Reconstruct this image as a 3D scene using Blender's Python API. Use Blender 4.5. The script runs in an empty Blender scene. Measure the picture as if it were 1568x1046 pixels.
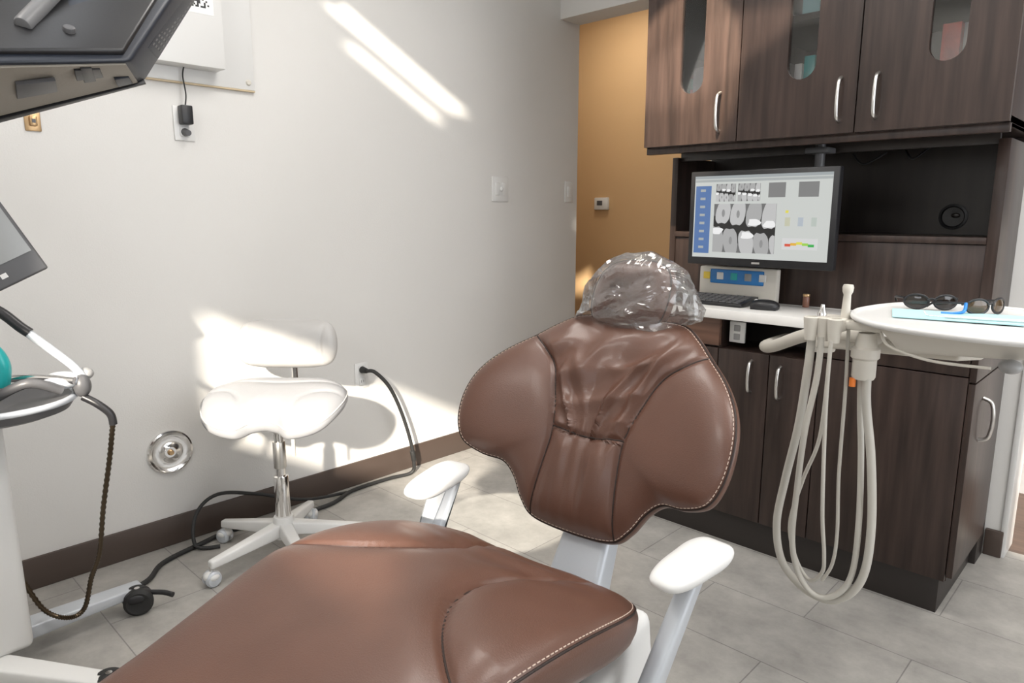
import bpy, bmesh, math, random
import numpy as np
from mathutils import Vector, Matrix, noise
random.seed(3)
C=bpy.context.scene.collection
# ---------------------------------------------------------------- materials
def mat(name,col,rough=.5,metal=0,bump=0,bscale=60,var=0,vscale=6,spec=.5,coat=0,emis=None,es=0,stretch=None,trans=0,alpha=1):
    m=bpy.data.materials.new(name); m.use_nodes=True; nt=m.node_tree; b=nt.nodes['Principled BSDF']
    b.inputs['Base Color'].default_value=(*col,1); b.inputs['Roughness'].default_value=rough; b.inputs['Metallic'].default_value=metal
    b.inputs['Specular IOR Level'].default_value=spec; b.inputs['Coat Weight'].default_value=coat; b.inputs['Coat Roughness'].default_value=.15
    b.inputs['Transmission Weight'].default_value=trans; b.inputs['Alpha'].default_value=alpha
    if emis: b.inputs['Emission Color'].default_value=(*emis,1); b.inputs['Emission Strength'].default_value=es
    tc=nt.nodes.new('ShaderNodeTexCoord'); mp=nt.nodes.new('ShaderNodeMapping'); nt.links.new(tc.outputs['Object'],mp.inputs[0])
    if stretch: mp.inputs['Scale'].default_value=stretch
    if var:
        n=nt.nodes.new('ShaderNodeTexNoise'); n.inputs['Scale'].default_value=vscale; n.inputs['Detail'].default_value=6; nt.links.new(mp.outputs[0],n.inputs['Vector'])
        r=nt.nodes.new('ShaderNodeValToRGB'); r.color_ramp.elements[0].position=.3; r.color_ramp.elements[1].position=.7
        r.color_ramp.elements[0].color=(*[c*(1-var) for c in col],1); r.color_ramp.elements[1].color=(*[min(1,c*(1+var)) for c in col],1)
        nt.links.new(n.outputs[0],r.inputs[0]); nt.links.new(r.outputs[0],b.inputs['Base Color'])
    if bump:
        n=nt.nodes.new('ShaderNodeTexNoise'); n.inputs['Scale'].default_value=bscale; n.inputs['Detail'].default_value=4; nt.links.new(mp.outputs[0],n.inputs['Vector'])
        bu=nt.nodes.new('ShaderNodeBump'); bu.inputs['Strength'].default_value=bump; bu.inputs['Distance'].default_value=.002; nt.links.new(n.outputs[0],bu.inputs['Height']); nt.links.new(bu.outputs[0],b.inputs['Normal'])
    return m
M={}
M['wall']=mat('wall_paint',(.70,.69,.67),.6,bump=.25,bscale=220,var=.015,vscale=2)
M['tan']=mat('tan_paint',(.64,.42,.22),.6,bump=.2,bscale=200,var=.02,vscale=2)
M['ceil']=mat('ceiling_paint',(.85,.84,.82),.8,bump=.1,bscale=100)
M['dwood']=mat('dark_wood_laminate',(.036,.023,.019),.34,var=.42,vscale=3,stretch=(14,14,.9),bump=.12,bscale=20,spec=.4)
M['toe']=mat('toe_kick_laminate',(.022,.017,.015),.45,bump=.1,bscale=60)
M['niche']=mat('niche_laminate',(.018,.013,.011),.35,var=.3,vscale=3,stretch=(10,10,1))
M['base']=mat('rubber_cove',(.070,.050,.041),.45,bump=.08,bscale=60)
M['leather']=mat('brown_leather',(.112,.052,.035),.38,bump=.2,bscale=420,var=.08,vscale=9,spec=.5,coat=.10)
M['seam']=mat('seam_thread_dark',(.02,.009,.006),.6,bump=.1)
M['thread']=mat('stitch_thread',(.62,.5,.42),.6,bump=.1)
M['white']=mat('white_plastic',(.74,.74,.73),.32,bump=.02,bscale=50)
M['cool']=mat('painted_aluminium_grey',(.54,.57,.61),.35,bump=.02,bscale=50,metal=.15)
M['cream']=mat('cream_plastic',(.62,.59,.53),.4,bump=.02,bscale=50)
M['counter']=mat('white_solid_surface',(.80,.79,.77),.25,var=.02,vscale=30)
M['vinyl']=mat('shaded_vinyl',(.30,.305,.32),.38,bump=.15,bscale=300)  # stool seat: same vinyl as the backrest, shade put into the colour
M['vinyl2']=mat('sunlit_vinyl',(.50,.49,.48),.38,bump=.15,bscale=300)  # stool backrest: whiter copy, sunlight put into the colour
M['chrome']=mat('chrome',(.82,.81,.80),.12,metal=1,bump=.01)
M['nickel']=mat('brushed_nickel',(.70,.69,.67),.28,metal=1,bump=.02,bscale=200)
M['black']=mat('black_plastic',(.014,.014,.016),.38,bump=.05,bscale=200)
M['rubber']=mat('black_rubber',(.02,.02,.02),.6,bump=.1,bscale=200)
M['navy']=mat('navy_black_plastic',(.016,.021,.033),.42,bump=.1,bscale=300)
M['beige']=mat('beige_grey_plastic',(.30,.275,.235),.5,bump=.12,bscale=200)
M['grey']=mat('grey_plastic',(.32,.32,.32),.4,bump=.05)
M['mgrey']=mat('mid_grey_plastic',(.17,.17,.175),.4,bump=.05)
M['dgrey']=mat('dark_grey_plastic',(.09,.09,.095),.4,bump=.05)
M['hose']=mat('hose_silicone',(.52,.50,.45),.38,bump=.05)
M['gooseneck']=mat('dark_metal_sleeve',(.10,.075,.05),.25,metal=.9,bump=.1)
M['blue']=mat('blue_panel',(.03,.20,.52),.4,var=.1)
M['teal']=mat('teal_plastic',(.02,.38,.38),.3,var=.1)
M['orange']=mat('orange_plastic',(.85,.22,.03),.4,var=.05)
M['yellow']=mat('yellow_plastic',(.85,.62,.08),.4,var=.05)
M['brass']=mat('brass_metal',(.55,.37,.2),.35,metal=.9,bump=.05)
M['yedge']=mat('yellowed_trim',(.62,.50,.33),.5,bump=.05)
M['paper']=mat('white_paper',(.85,.85,.84),.7,bump=.03)
M['bpaper']=mat('light_blue_paper',(.45,.74,.78),.7,bump=.1,bscale=80)
M['lens']=mat('dark_lens',(.02,.015,.012),.06,coat=.5,var=.1)
M['amberlens']=mat('amber_lens',(.07,.04,.015),.06,coat=.5,var=.2)
M['lensblue']=mat('blue_strap',(.02,.22,.65),.3,var=.1)
M['scr']=mat('cart_screen_glass',(.30,.31,.31),.22,var=.02)
M['hflo']=mat('brown_wood_floor',(.10,.062,.045),.4,var=.3,vscale=4,stretch=(1,12,1))
M['hgrey']=mat('hall_grey_paint',(.30,.30,.31),.6,var=.03)
M['green']=mat('green_reflection_card',(.03,.33,.24),.5,var=.3,vscale=14)
M['red']=mat('red_reflection_card',(.6,.08,.04),.5,var=.4,vscale=14)
def floor_mat():
    m=bpy.data.materials.new('grey_stone_tile'); m.use_nodes=True; nt=m.node_tree; b=nt.nodes['Principled BSDF']; L=nt.links.new
    tc=nt.nodes.new('ShaderNodeTexCoord'); mp=nt.nodes.new('ShaderNodeMapping'); L(tc.outputs['Object'],mp.inputs[0]); mp.inputs['Location'].default_value=(.12,.06,0)
    br=nt.nodes.new('ShaderNodeTexBrick'); br.inputs['Scale'].default_value=1; br.inputs['Brick Width'].default_value=.61; br.inputs['Row Height'].default_value=.305; br.inputs['Mortar Size'].default_value=.0018
    br.inputs['Color1'].default_value=(.39,.375,.35,1); br.inputs['Color2'].default_value=(.42,.405,.38,1); br.inputs['Mortar'].default_value=(.23,.22,.21,1); L(mp.outputs[0],br.inputs['Vector'])
    n=nt.nodes.new('ShaderNodeTexNoise'); n.inputs['Scale'].default_value=7; n.inputs['Detail'].default_value=10; n.inputs['Roughness'].default_value=.7; L(tc.outputs['Object'],n.inputs['Vector'])
    r=nt.nodes.new('ShaderNodeValToRGB'); r.color_ramp.elements[0].position=.3; r.color_ramp.elements[1].position=.72; r.color_ramp.elements[0].color=(.70,.70,.70,1); r.color_ramp.elements[1].color=(1.16,1.16,1.16,1); L(n.outputs[0],r.inputs[0])
    mx=nt.nodes.new('ShaderNodeMix'); mx.data_type='RGBA'; mx.blend_type='MULTIPLY'; mx.inputs[0].default_value=1; L(br.outputs['Color'],mx.inputs[6]); L(r.outputs[0],mx.inputs[7]); L(mx.outputs[2],b.inputs['Base Color'])
    b.inputs['Roughness'].default_value=.40
    bu=nt.nodes.new('ShaderNodeBump'); bu.inputs['Distance'].default_value=.001; bu.inputs['Strength'].default_value=.4; bu.invert=True; L(br.outputs['Fac'],bu.inputs['Height']); L(bu.outputs[0],b.inputs['Normal'])
    return m
M['floor']=floor_mat()
def emi(name,col,s=1.0):
    m=bpy.data.materials.new(name); m.use_nodes=True; nt=m.node_tree; b=nt.nodes['Principled BSDF']
    b.inputs['Base Color'].default_value=(.01,.01,.01,1); b.inputs['Roughness'].default_value=.3; b.inputs['Emission Color'].default_value=(*col,1); b.inputs['Emission Strength'].default_value=s
    return m
def plastic_film():
    m=bpy.data.materials.new('clear_plastic_film'); m.use_nodes=True; nt=m.node_tree; nt.nodes.clear(); L=nt.links.new
    o=nt.nodes.new('ShaderNodeOutputMaterial'); mx=nt.nodes.new('ShaderNodeMixShader'); tr=nt.nodes.new('ShaderNodeBsdfTransparent'); tr.inputs[0].default_value=(.99,.99,.99,1)
    df=nt.nodes.new('ShaderNodeBsdfDiffuse'); df.inputs[0].default_value=(.85,.85,.85,1); m0=nt.nodes.new('ShaderNodeMixShader'); m0.inputs[0].default_value=.09; L(tr.outputs[0],m0.inputs[1]); L(df.outputs[0],m0.inputs[2])
    pb=nt.nodes.new('ShaderNodeBsdfGlossy'); pb.inputs[0].default_value=(1,1,1,1); pb.inputs['Roughness'].default_value=.12
    tc=nt.nodes.new('ShaderNodeTexCoord'); mp=nt.nodes.new('ShaderNodeMapping'); mp.inputs['Rotation'].default_value=(0,.6,0); mp.inputs['Scale'].default_value=(.5,1,1.6); L(tc.outputs['Object'],mp.inputs[0])
    n=nt.nodes.new('ShaderNodeTexNoise'); n.inputs['Scale'].default_value=13; n.inputs['Detail'].default_value=1.5; n.inputs['Distortion'].default_value=1.0; L(mp.outputs[0],n.inputs['Vector'])
    bu=nt.nodes.new('ShaderNodeBump'); bu.inputs['Strength'].default_value=.8; bu.inputs['Distance'].default_value=.02; L(n.outputs[0],bu.inputs['Height']); L(bu.outputs[0],pb.inputs['Normal'])
    lw=nt.nodes.new('ShaderNodeLayerWeight'); lw.inputs[0].default_value=.36; L(bu.outputs[0],lw.inputs['Normal'])
    mr=nt.nodes.new('ShaderNodeMapRange'); mr.inputs['To Min'].default_value=.06; mr.inputs['To Max'].default_value=.85; L(lw.outputs['Fresnel'],mr.inputs['Value'])
    L(mr.outputs[0],mx.inputs[0]); L(m0.outputs[0],mx.inputs[1]); L(pb.outputs[0],mx.inputs[2]); L(mx.outputs[0],o.inputs[0])
    return m
M['film']=plastic_film()
def glass():
    m=bpy.data.materials.new('cabinet_glass'); m.use_nodes=True; nt=m.node_tree; nt.nodes.clear(); L=nt.links.new
    o=nt.nodes.new('ShaderNodeOutputMaterial'); mx=nt.nodes.new('ShaderNodeMixShader'); tr=nt.nodes.new('ShaderNodeBsdfTransparent'); gl=nt.nodes.new('ShaderNodeBsdfGlossy'); gl.inputs['Roughness'].default_value=.02
    fr=nt.nodes.new('ShaderNodeFresnel'); fr.inputs[0].default_value=1.9; L(fr.outputs[0],mx.inputs[0]); L(tr.outputs[0],mx.inputs[1]); L(gl.outputs[0],mx.inputs[2]); L(mx.outputs[0],o.inputs[0]); return m
M['glass']=glass()
# ---------------------------------------------------------------- helpers
def group(name,loc=(0,0,0),rz=0):
    e=bpy.data.objects.new(name,None); e.location=loc; e.rotation_euler=(0,0,rz); e.empty_display_size=.1; C.objects.link(e); return e
def finish(name,me,m,par=None,smooth=True,ang=40):
    o=bpy.data.objects.new(name,me); C.objects.link(o)
    if m: me.materials.append(M[m] if isinstance(m,str) else m)
    if smooth:
        for p in me.polygons: p.use_smooth=True
        try: me.set_sharp_from_angle(angle=math.radians(ang))
        except Exception: pass
    if par: o.parent=par
    return o
def mesh(name,v,f,m,par=None,smooth=True,ang=40):
    me=bpy.data.meshes.new(name); me.from_pydata([tuple(x) for x in v],[],f); me.update()
    bm=bmesh.new(); bm.from_mesh(me); bmesh.ops.recalc_face_normals(bm,faces=bm.faces); bm.to_mesh(me); bm.free()
    return finish(name,me,m,par,smooth,ang)
def box(par,name,a,b,m,bev=.002,seg=2):
    bm=bmesh.new(); bmesh.ops.create_cube(bm,size=1)
    for v in bm.verts: v.co=Vector([(a[i]+b[i])/2+v.co[i]*(b[i]-a[i]) for i in range(3)])
    if bev: bmesh.ops.bevel(bm,geom=bm.edges[:],offset=bev,segments=seg,profile=.5,affect='EDGES')
    me=bpy.data.meshes.new(name); bm.to_mesh(me); bm.free(); return finish(name,me,m,par)
def hexa(par,name,v,m,bev=0):
    bm=bmesh.new(); vs=[bm.verts.new(x) for x in v]
    for f in ((0,1,2,3),(4,5,6,7),(0,1,5,4),(1,2,6,5),(2,3,7,6),(3,0,4,7)): bm.faces.new([vs[i] for i in f])
    bmesh.ops.recalc_face_normals(bm,faces=bm.faces)
    if bev: bmesh.ops.bevel(bm,geom=bm.edges[:],offset=bev,segments=3,profile=.5,affect='EDGES')
    me=bpy.data.meshes.new(name); bm.to_mesh(me); bm.free(); return finish(name,me,m,par)
def cat(pts,n=8,closed=False):
    P=[Vector(p) for p in pts]; out=[]; N=len(P)
    rng=range(N) if closed else range(N-1)
    for i in rng:
        if closed: p0,p1,p2,p3=P[(i-1)%N],P[i],P[(i+1)%N],P[(i+2)%N]
        else: p0,p1,p2,p3=P[max(i-1,0)],P[i],P[i+1],P[min(i+2,N-1)]
        for k in range(n):
            t=k/n; out.append(.5*((2*p1)+(p2-p0)*t+(2*p0-5*p1+4*p2-p3)*t*t+(3*p1-p0-3*p2+p3)*t**3))
    if not closed: out.append(P[-1])
    return out
def tube(par,name,pts,r,m,n=8,seg=12,smoothpath=True,closed=False,rib=0):
    P=cat(pts,n,closed) if smoothpath else [Vector(p) for p in pts]
    N=len(P); v=[];f=[]; up=None
    for i,p in enumerate(P):
        if closed: t=(P[(i+1)%N]-P[i-1])
        else: t=(P[min(i+1,N-1)]-P[max(i-1,0)])
        t.normalize()
        if up is None: up=t.orthogonal().normalized()
        else:
            up=(up-t*up.dot(t)); up=up.normalized() if up.length>1e-6 else t.orthogonal().normalized()
        s=t.cross(up); rr=r(i/(N-1)) if callable(r) else r
        if rib and i%2: rr*=1-rib
        for k in range(seg):
            a=2*math.pi*k/seg; v.append(p+up*math.cos(a)*rr+s*math.sin(a)*rr)
    M_=N if closed else N-1
    for i in range(M_):
        for k in range(seg):
            a=i*seg+k;b=i*seg+(k+1)%seg;j=(i+1)%N; f.append((a,b,j*seg+(k+1)%seg,j*seg+k))
    if not closed: f.append(tuple(range(seg))[::-1]); f.append(tuple((N-1)*seg+k for k in range(seg)))
    return mesh(name,v,f,m,par,ang=60)
def cyl(par,name,p1,p2,r1,r2,m,seg=32,bev=0):
    p1=Vector(p1);p2=Vector(p2);d=(p2-p1).length
    if bev: pr=[(0,0),(r1-bev,0),(r1-bev*.3,bev*.3),(r1,bev),(r2,d-bev),(r2-bev*.3,d-bev*.3),(r2-bev,d),(0,d)]
    else: pr=[(0,0),(r1,0),(r2,d),(0,d)]
    return lathe(par,name,p1,p2-p1,pr,m,seg)
def lathe(par,name,o,axis,prof,m,seg=40,ang=35):
    o=Vector(o);ax=Vector(axis).normalized();u=ax.orthogonal().normalized();w=ax.cross(u);v=[];f=[];n=len(prof)
    for (r,h) in prof:
        for k in range(seg):
            a=2*math.pi*k/seg; v.append(o+ax*h+(u*math.cos(a)+w*math.sin(a))*max(r,1e-5))
    for i in range(n-1):
        for k in range(seg): f.append((i*seg+k,i*seg+(k+1)%seg,(i+1)*seg+(k+1)%seg,(i+1)*seg+k))
    return mesh(name,v,f,m,par,ang=ang)
def ell(par,name,c,r,m,rot=None,e=2.0,seg=32):
    v=[];f=[];n=seg//2
    sg=lambda x,p: math.copysign(abs(x)**p,x)
    for i in range(n+1):
        ph=-math.pi/2+math.pi*i/n
        for k in range(seg):
            a=2*math.pi*k/seg; p=Vector((r[0]*sg(math.cos(ph),2/e)*sg(math.cos(a),2/e),r[1]*sg(math.cos(ph),2/e)*sg(math.sin(a),2/e),r[2]*sg(math.sin(ph),2/e)))
            if rot is not None: p=rot@p
            v.append(p+Vector(c))
    for i in range(n):
        for k in range(seg): f.append((i*seg+k,i*seg+(k+1)%seg,(i+1)*seg+(k+1)%seg,(i+1)*seg+k))
    return mesh(name,v,f,m,par,ang=80)
def plate(par,name,outline,z0,z1,m,mapf,bev=0):
    n=len(outline); v=[mapf(p[0],p[1],z0) for p in outline]+[mapf(p[0],p[1],z1) for p in outline]
    f=[tuple(range(n))[::-1],tuple(range(n,2*n))]+[(i,(i+1)%n,n+(i+1)%n,n+i) for i in range(n)]
    o=mesh(name,v,f,m,par)
    if bev:
        md=o.modifiers.new('b','BEVEL'); md.width=bev; md.segments=2; md.limit_method='ANGLE'
    return o
class Pad:
    def __init__(s,outline,center,T,B,mapf,n=5,e=.5,dome=0,seams=(),gd=.006,gw=.006,wr=None,sym=False,nb=None):
        if sym: outline=outline+[(-p,q) for p,q in reversed(outline) if abs(p)>1e-6]
        D=cat([(p,q,0) for p,q in outline],16,True); s.c=center; s.nb=nb or n
        th=np.array([math.atan2(d.y-center[1],d.x-center[0]) for d in D]); R=np.array([math.hypot(d.x-center[0],d.y-center[1]) for d in D])
        o=np.argsort(th); th=th[o];R=R[o]; s.th=np.concatenate([th-2*math.pi,th,th+2*math.pi]); s.R=np.concatenate([R]*3)
        s.T,s.B,s.map,s.n,s.e,s.dome,s.gd,s.gw,s.wr=T,B,mapf,n,e,dome,gd,gw,wr
        s.seams=[cat([(p,q,0) for p,q in sm],24) for sm in seams]
        s.sp=np.array([(v.x,v.y) for sm in s.seams for v in sm]) if s.seams else None
    def rad(s,t): return np.interp(t,s.th,s.R)
    def w(s,p,q,groove=True):
        dp,dq=p-s.c[0],q-s.c[1]; r=math.hypot(dp,dq); S=min(1,r/float(s.rad(math.atan2(dq,dp))))
        w=s.T*(1-S**s.n)**s.e+s.dome*(1-S*S)
        d=9
        if s.sp is not None: d=float(np.sqrt(((s.sp-np.array([p,q]))**2).sum(1).min()))
        if groove and s.sp is not None: w-=s.gd*math.exp(-(d/s.gw)**2)*(1-S**8); w+=s.gd*.8*(1-math.exp(-(d/(s.gw*5))**2))*(1-S**6)
        if s.wr: w+=s.wr(p,q,d)*(1-S**6)
        return w
    def P(s,p,q,off=0): return Vector(s.map(p,q,s.w(p,q)+off))
    def rim(s,S,off=0,n=200):
        out=[]
        for k in range(n):
            t=-math.pi+2*math.pi*k/n; R=float(s.rad(t))*S; p=s.c[0]+R*math.cos(t);q=s.c[1]+R*math.sin(t); out.append(s.P(p,q,off))
        return out
    def build(s,par,name,m,NA=260,NR=46,smooth=True):
        v=[];f=[]; ths=[-math.pi+2*math.pi*k/NA for k in range(NA)]; Rs=[float(s.rad(t)) for t in ths]
        v.append(s.P(s.c[0],s.c[1]))
        for i in range(1,NR+1):
            S=math.sin(math.pi/2*i/NR)
            for t,R in zip(ths,Rs):
                p=s.c[0]+R*S*math.cos(t);q=s.c[1]+R*S*math.sin(t); v.append(s.P(p,q) if i<NR else Vector(s.map(p,q,0)))
        NB=14
        for i in range(NB-1,0,-1):
            S=math.sin(math.pi/2*i/NB)
            for t,R in zip(ths,Rs):
                p=s.c[0]+R*S*math.cos(t);q=s.c[1]+R*S*math.sin(t); v.append(Vector(s.map(p,q,-s.B*(1-S**s.nb)**s.e)))
        v.append(Vector(s.map(s.c[0],s.c[1],-s.B)))
        for k in range(NA): f.append((0,1+k,1+(k+1)%NA))
        rows=NR+NB-1
        for i in range(rows-1):
            for k in range(NA):
                a=1+i*NA+k;b=1+i*NA+(k+1)%NA; f.append((a,a+NA,b+NA,b))
        l=1+(rows-1)*NA
        for k in range(NA): f.append((l+k,len(v)-1,l+(k+1)%NA))
        return mesh(name,v,f,m,par,smooth=smooth,ang=80)
def stitches(par,name,P,m,L=.006,gap=.0035,r=.0009):
    v=[];f=[];nextd=0
    for i in range(len(P)-1):
        a,b=Vector(P[i]),Vector(P[i+1]); seg=(b-a).length
        if seg<1e-6: continue
        t=(b-a)/seg; pos=nextd
        while pos<seg:
            p=a+t*pos; q=p+t*L; u=t.orthogonal().normalized(); w=t.cross(u); k0=len(v)
            for c in (p,q):
                for (x,y) in ((1,0),(0,1),(-1,0),(0,-1)): v.append(c+u*x*r+w*y*r)
            f+= [(k0,k0+1,k0+5,k0+4),(k0+1,k0+2,k0+6,k0+5),(k0+2,k0+3,k0+7,k0+6),(k0+3,k0,k0+4,k0+7),(k0,k0+1,k0+2,k0+3),(k0+4,k0+5,k0+6,k0+7)]
            pos+=L+gap
        nextd=pos-seg
    return mesh(name,v,f,m,par,smooth=False)
def pull(par,name,p1,p2,out,r=.0055,m='nickel'):
    p1=Vector(p1);p2=Vector(p2);o=Vector(out)
    tube(par,name,[p1,p1+o*.75+(p2-p1)*.08,p1+o+(p2-p1)*.3,p1+o*1.05+(p2-p1)*.5,p1+o+(p2-p1)*.7,p1+o*.75+(p2-p1)*.92,p2],r,m,n=5)
# ---------------------------------------------------------------- room
WX=-2.67
def slab(name,a,b,m): return box(None,name,a,b,m,bev=0)
slab('floor',(-2.85,-1.35,-.1),(1.75,3.05,0),'floor')
slab('floor_hall',(-4.2,3.05,-.1),(2.6,4.45,-.0005),'hflo')
slab('wall_left',(-2.82,-1.35,0),(WX,3.32,2.75),'wall')
slab('wall_cabinet',(-1.62,2.972,0),(-.365,3.12,2.75),'wall')
slab('wall_hall',(-4.2,4.3,0),(2.6,4.45,2.75),'tan')
slab('wall_hall_partition',(-.9,3.75,0),(2.6,3.85,2.75),'hgrey')
slab('wall_hall_left_end',(-4.3,3.1,0),(-4.2,4.45,2.75),'tan')
slab('wall_hall_near',(-4.2,3.2,0),(-2.82,3.32,2.75),'wall')
slab('wall_hall_right_end',(2.6,3.1,0),(2.7,4.45,2.75),'hgrey')
slab('wall_hall_near_right',(1.75,3.2,0),(2.6,3.32,2.75),'wall')
slab('beam_trim',(WX,3.15,2.30),(-1.62,3.32,2.75),'wall')
def cut(name,a,b,holes,axis,m):
    ia,ib=[i for i in range(3) if i!=axis]
    xs=sorted({a[ia],b[ia]}|{h[0] for h in holes}|{h[1] for h in holes}); ys=sorted({a[ib],b[ib]}|{h[2] for h in holes}|{h[3] for h in holes})
    bm=bmesh.new()
    for i in range(len(xs)-1):
        for j in range(len(ys)-1):
            cx=(xs[i]+xs[i+1])/2;cy=(ys[j]+ys[j+1])/2
            if any(h[0]<cx<h[1] and h[2]<cy<h[3] for h in holes): continue
            lo=[0]*3;hi=[0]*3;lo[axis]=a[axis];hi[axis]=b[axis];lo[ia]=xs[i];hi[ia]=xs[i+1];lo[ib]=ys[j];hi[ib]=ys[j+1]
            r=bmesh.ops.create_cube(bm,size=1)
            for v in r['verts']: v.co=Vector([(lo[k]+hi[k])/2+v.co[k]*(hi[k]-lo[k]) for k in range(3)])
    me=bpy.data.meshes.new(name); bm.to_mesh(me); bm.free(); return finish(name,me,m,None,smooth=False)
cut('wall_rear',(-2.82,-1.27,0),(1.75,-1.2,2.75),[(-.62,.86,1.60,2.12)],1,'wall')
cut('wall_right',(1.6,-1.2,0),(1.75,3.32,2.75),[(.75,2.75,.5,2.5)],0,'wall')
cut('ceiling',(-4.3,-1.35,2.75),(2.7,4.45,2.775),[(-2.0,-.9,.35,.54),(-1.3,-.82,.17,.29),(.0,.5,.3,.88)],2,'ceil')  # slots added in the unseen ceiling to shape sun streaks on wall and cabinet
def frame(name,a,b,axis,w=.04,bars=1):
    g=group(name); ia=1 if axis==0 else 0
    lo=list(a);hi=list(b)
    box(g,'sill',(lo[0],lo[1],lo[2]),(hi[0],hi[1],lo[2]+w),'white'); box(g,'head',(lo[0],lo[1],hi[2]-w),(hi[0],hi[1],hi[2]),'white')
    h2=list(hi);h2[ia]=lo[ia]+w; box(g,'jamb_a',lo,h2,'white'); l2=list(lo);l2[ia]=hi[ia]-w; box(g,'jamb_b',l2,hi,'white')
    for k in range(bars):
        c=lo[ia]+(hi[ia]-lo[ia])*(k+1)/(bars+1); l3=list(lo);h3=list(hi);l3[ia]=c-w/2;h3[ia]=c+w/2; box(g,'mullion_%d'%k,l3,h3,'white')
frame('window_1',(1.64,.75,.5),(1.70,2.75,2.5),0,bars=1)
frame('window_2',(-.62,-1.26,1.60),(.86,-1.23,2.12),1,w=.015,bars=0)
box(None,'baseboard_left',(WX,-1.2,0),(WX+.012,3.32,.112),'base',bev=.003)
box(None,'baseboard_cabinet',(-.418,2.955,0),(-.362,2.972,.1),'base',bev=.003)
box(None,'trim_1',(-.372,2.965,0),(-.352,3.125,2.75),'white',bev=.003)
LE=15  # unseen ceiling panels added to raise the room's fill light
for i,(x,y) in enumerate(((-1.55,1.35),(-.1,1.25),(.6,2.0),(-1.3,-.4))):
    g=group('added_fill_panel'); g.location=(x,y,2.745)
    box(g,'housing',(-.31,-.31,-.02),(.31,.31,0),'white'); 
    box(g,'diffuser',(-.29,-.29,-.024),(.29,.29,-.019),emi('fill_diffuser_%d'%i,(1,.97,.92),2),bev=0)
    l=bpy.data.lights.new('fill_panel_lamp','AREA'); l.shape='SQUARE'; l.size=.58; l.energy=LE; l.color=(1,.955,.90); o=bpy.data.objects.new('fill_panel_lamp',l); C.objects.link(o); o.parent=g; o.location=(0,0,-.03)
for k,(x,y,e) in enumerate(((-2.9,3.75,8),(.3,3.45,4))):  # unseen lamps added to brighten the hall
    g=group('hall_fill_light'); g.location=(x,y,2.745); lathe(g,'shade',(0,0,0),(0,0,-1),[(0,0),(.14,0),(.15,.03),(.1,.06),(0,.07)],'white')
    l=bpy.data.lights.new('hall_fill_lamp','AREA'); l.shape='DISK'; l.size=.3; l.energy=e; l.color=(1,.92,.80); o=bpy.data.objects.new('hall_fill_lamp',l); C.objects.link(o); o.parent=g; o.location=(0,0,-.08)
# added unseen spots imitating sun patches on the cabinet door and floor
def spot(src,tgt,energy,ang,blend,col):
    s=Vector(src); t=Vector(tgt); d=(t-s).normalized(); g=group('sun_patch_spot',src)
    cyl(g,'stem',(0,0,.0),(0,0,2.75-src[2]),.012,.012,'white'); lathe(g,'can',-d*.05,d,[(0,0),(.03,.0),(.036,.01),(.036,.075),(.033,.075),(.030,.02),(0,.02)],'white')
    l=bpy.data.lights.new('sun_patch_lamp','SPOT'); l.energy=energy; l.spot_size=math.radians(ang); l.spot_blend=blend; l.color=col; l.shadow_soft_size=.012
    o=bpy.data.objects.new('sun_patch_lamp',l); C.objects.link(o); o.parent=g; o.location=d*.03; o.rotation_euler=d.to_track_quat('-Z','Y').to_euler()
spot((-1.15,1.62,2.62),(-1.47,2.42,1.74),330,26,.35,(1,.86,.66))
spot((-2.05,2.25,2.62),(-1.90,1.93,0),330,13,.25,(1,.93,.80))
sun=bpy.data.lights.new('sun','SUN'); sun.energy=11; sun.angle=.026; sun.color=(1,.91,.78); so=bpy.data.objects.new('sun',sun); C.objects.link(so)
so.rotation_euler=Vector((-.9,1,-.53)).to_track_quat('-Z','Y').to_euler(); so.location=(3,-3,4)
w=bpy.data.worlds.new('world'); bpy.context.scene.world=w; w.use_nodes=True; bg=w.node_tree.nodes['Background']; bg.inputs[0].default_value=(.93,.96,1,1); bg.inputs[1].default_value=4.2
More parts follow.
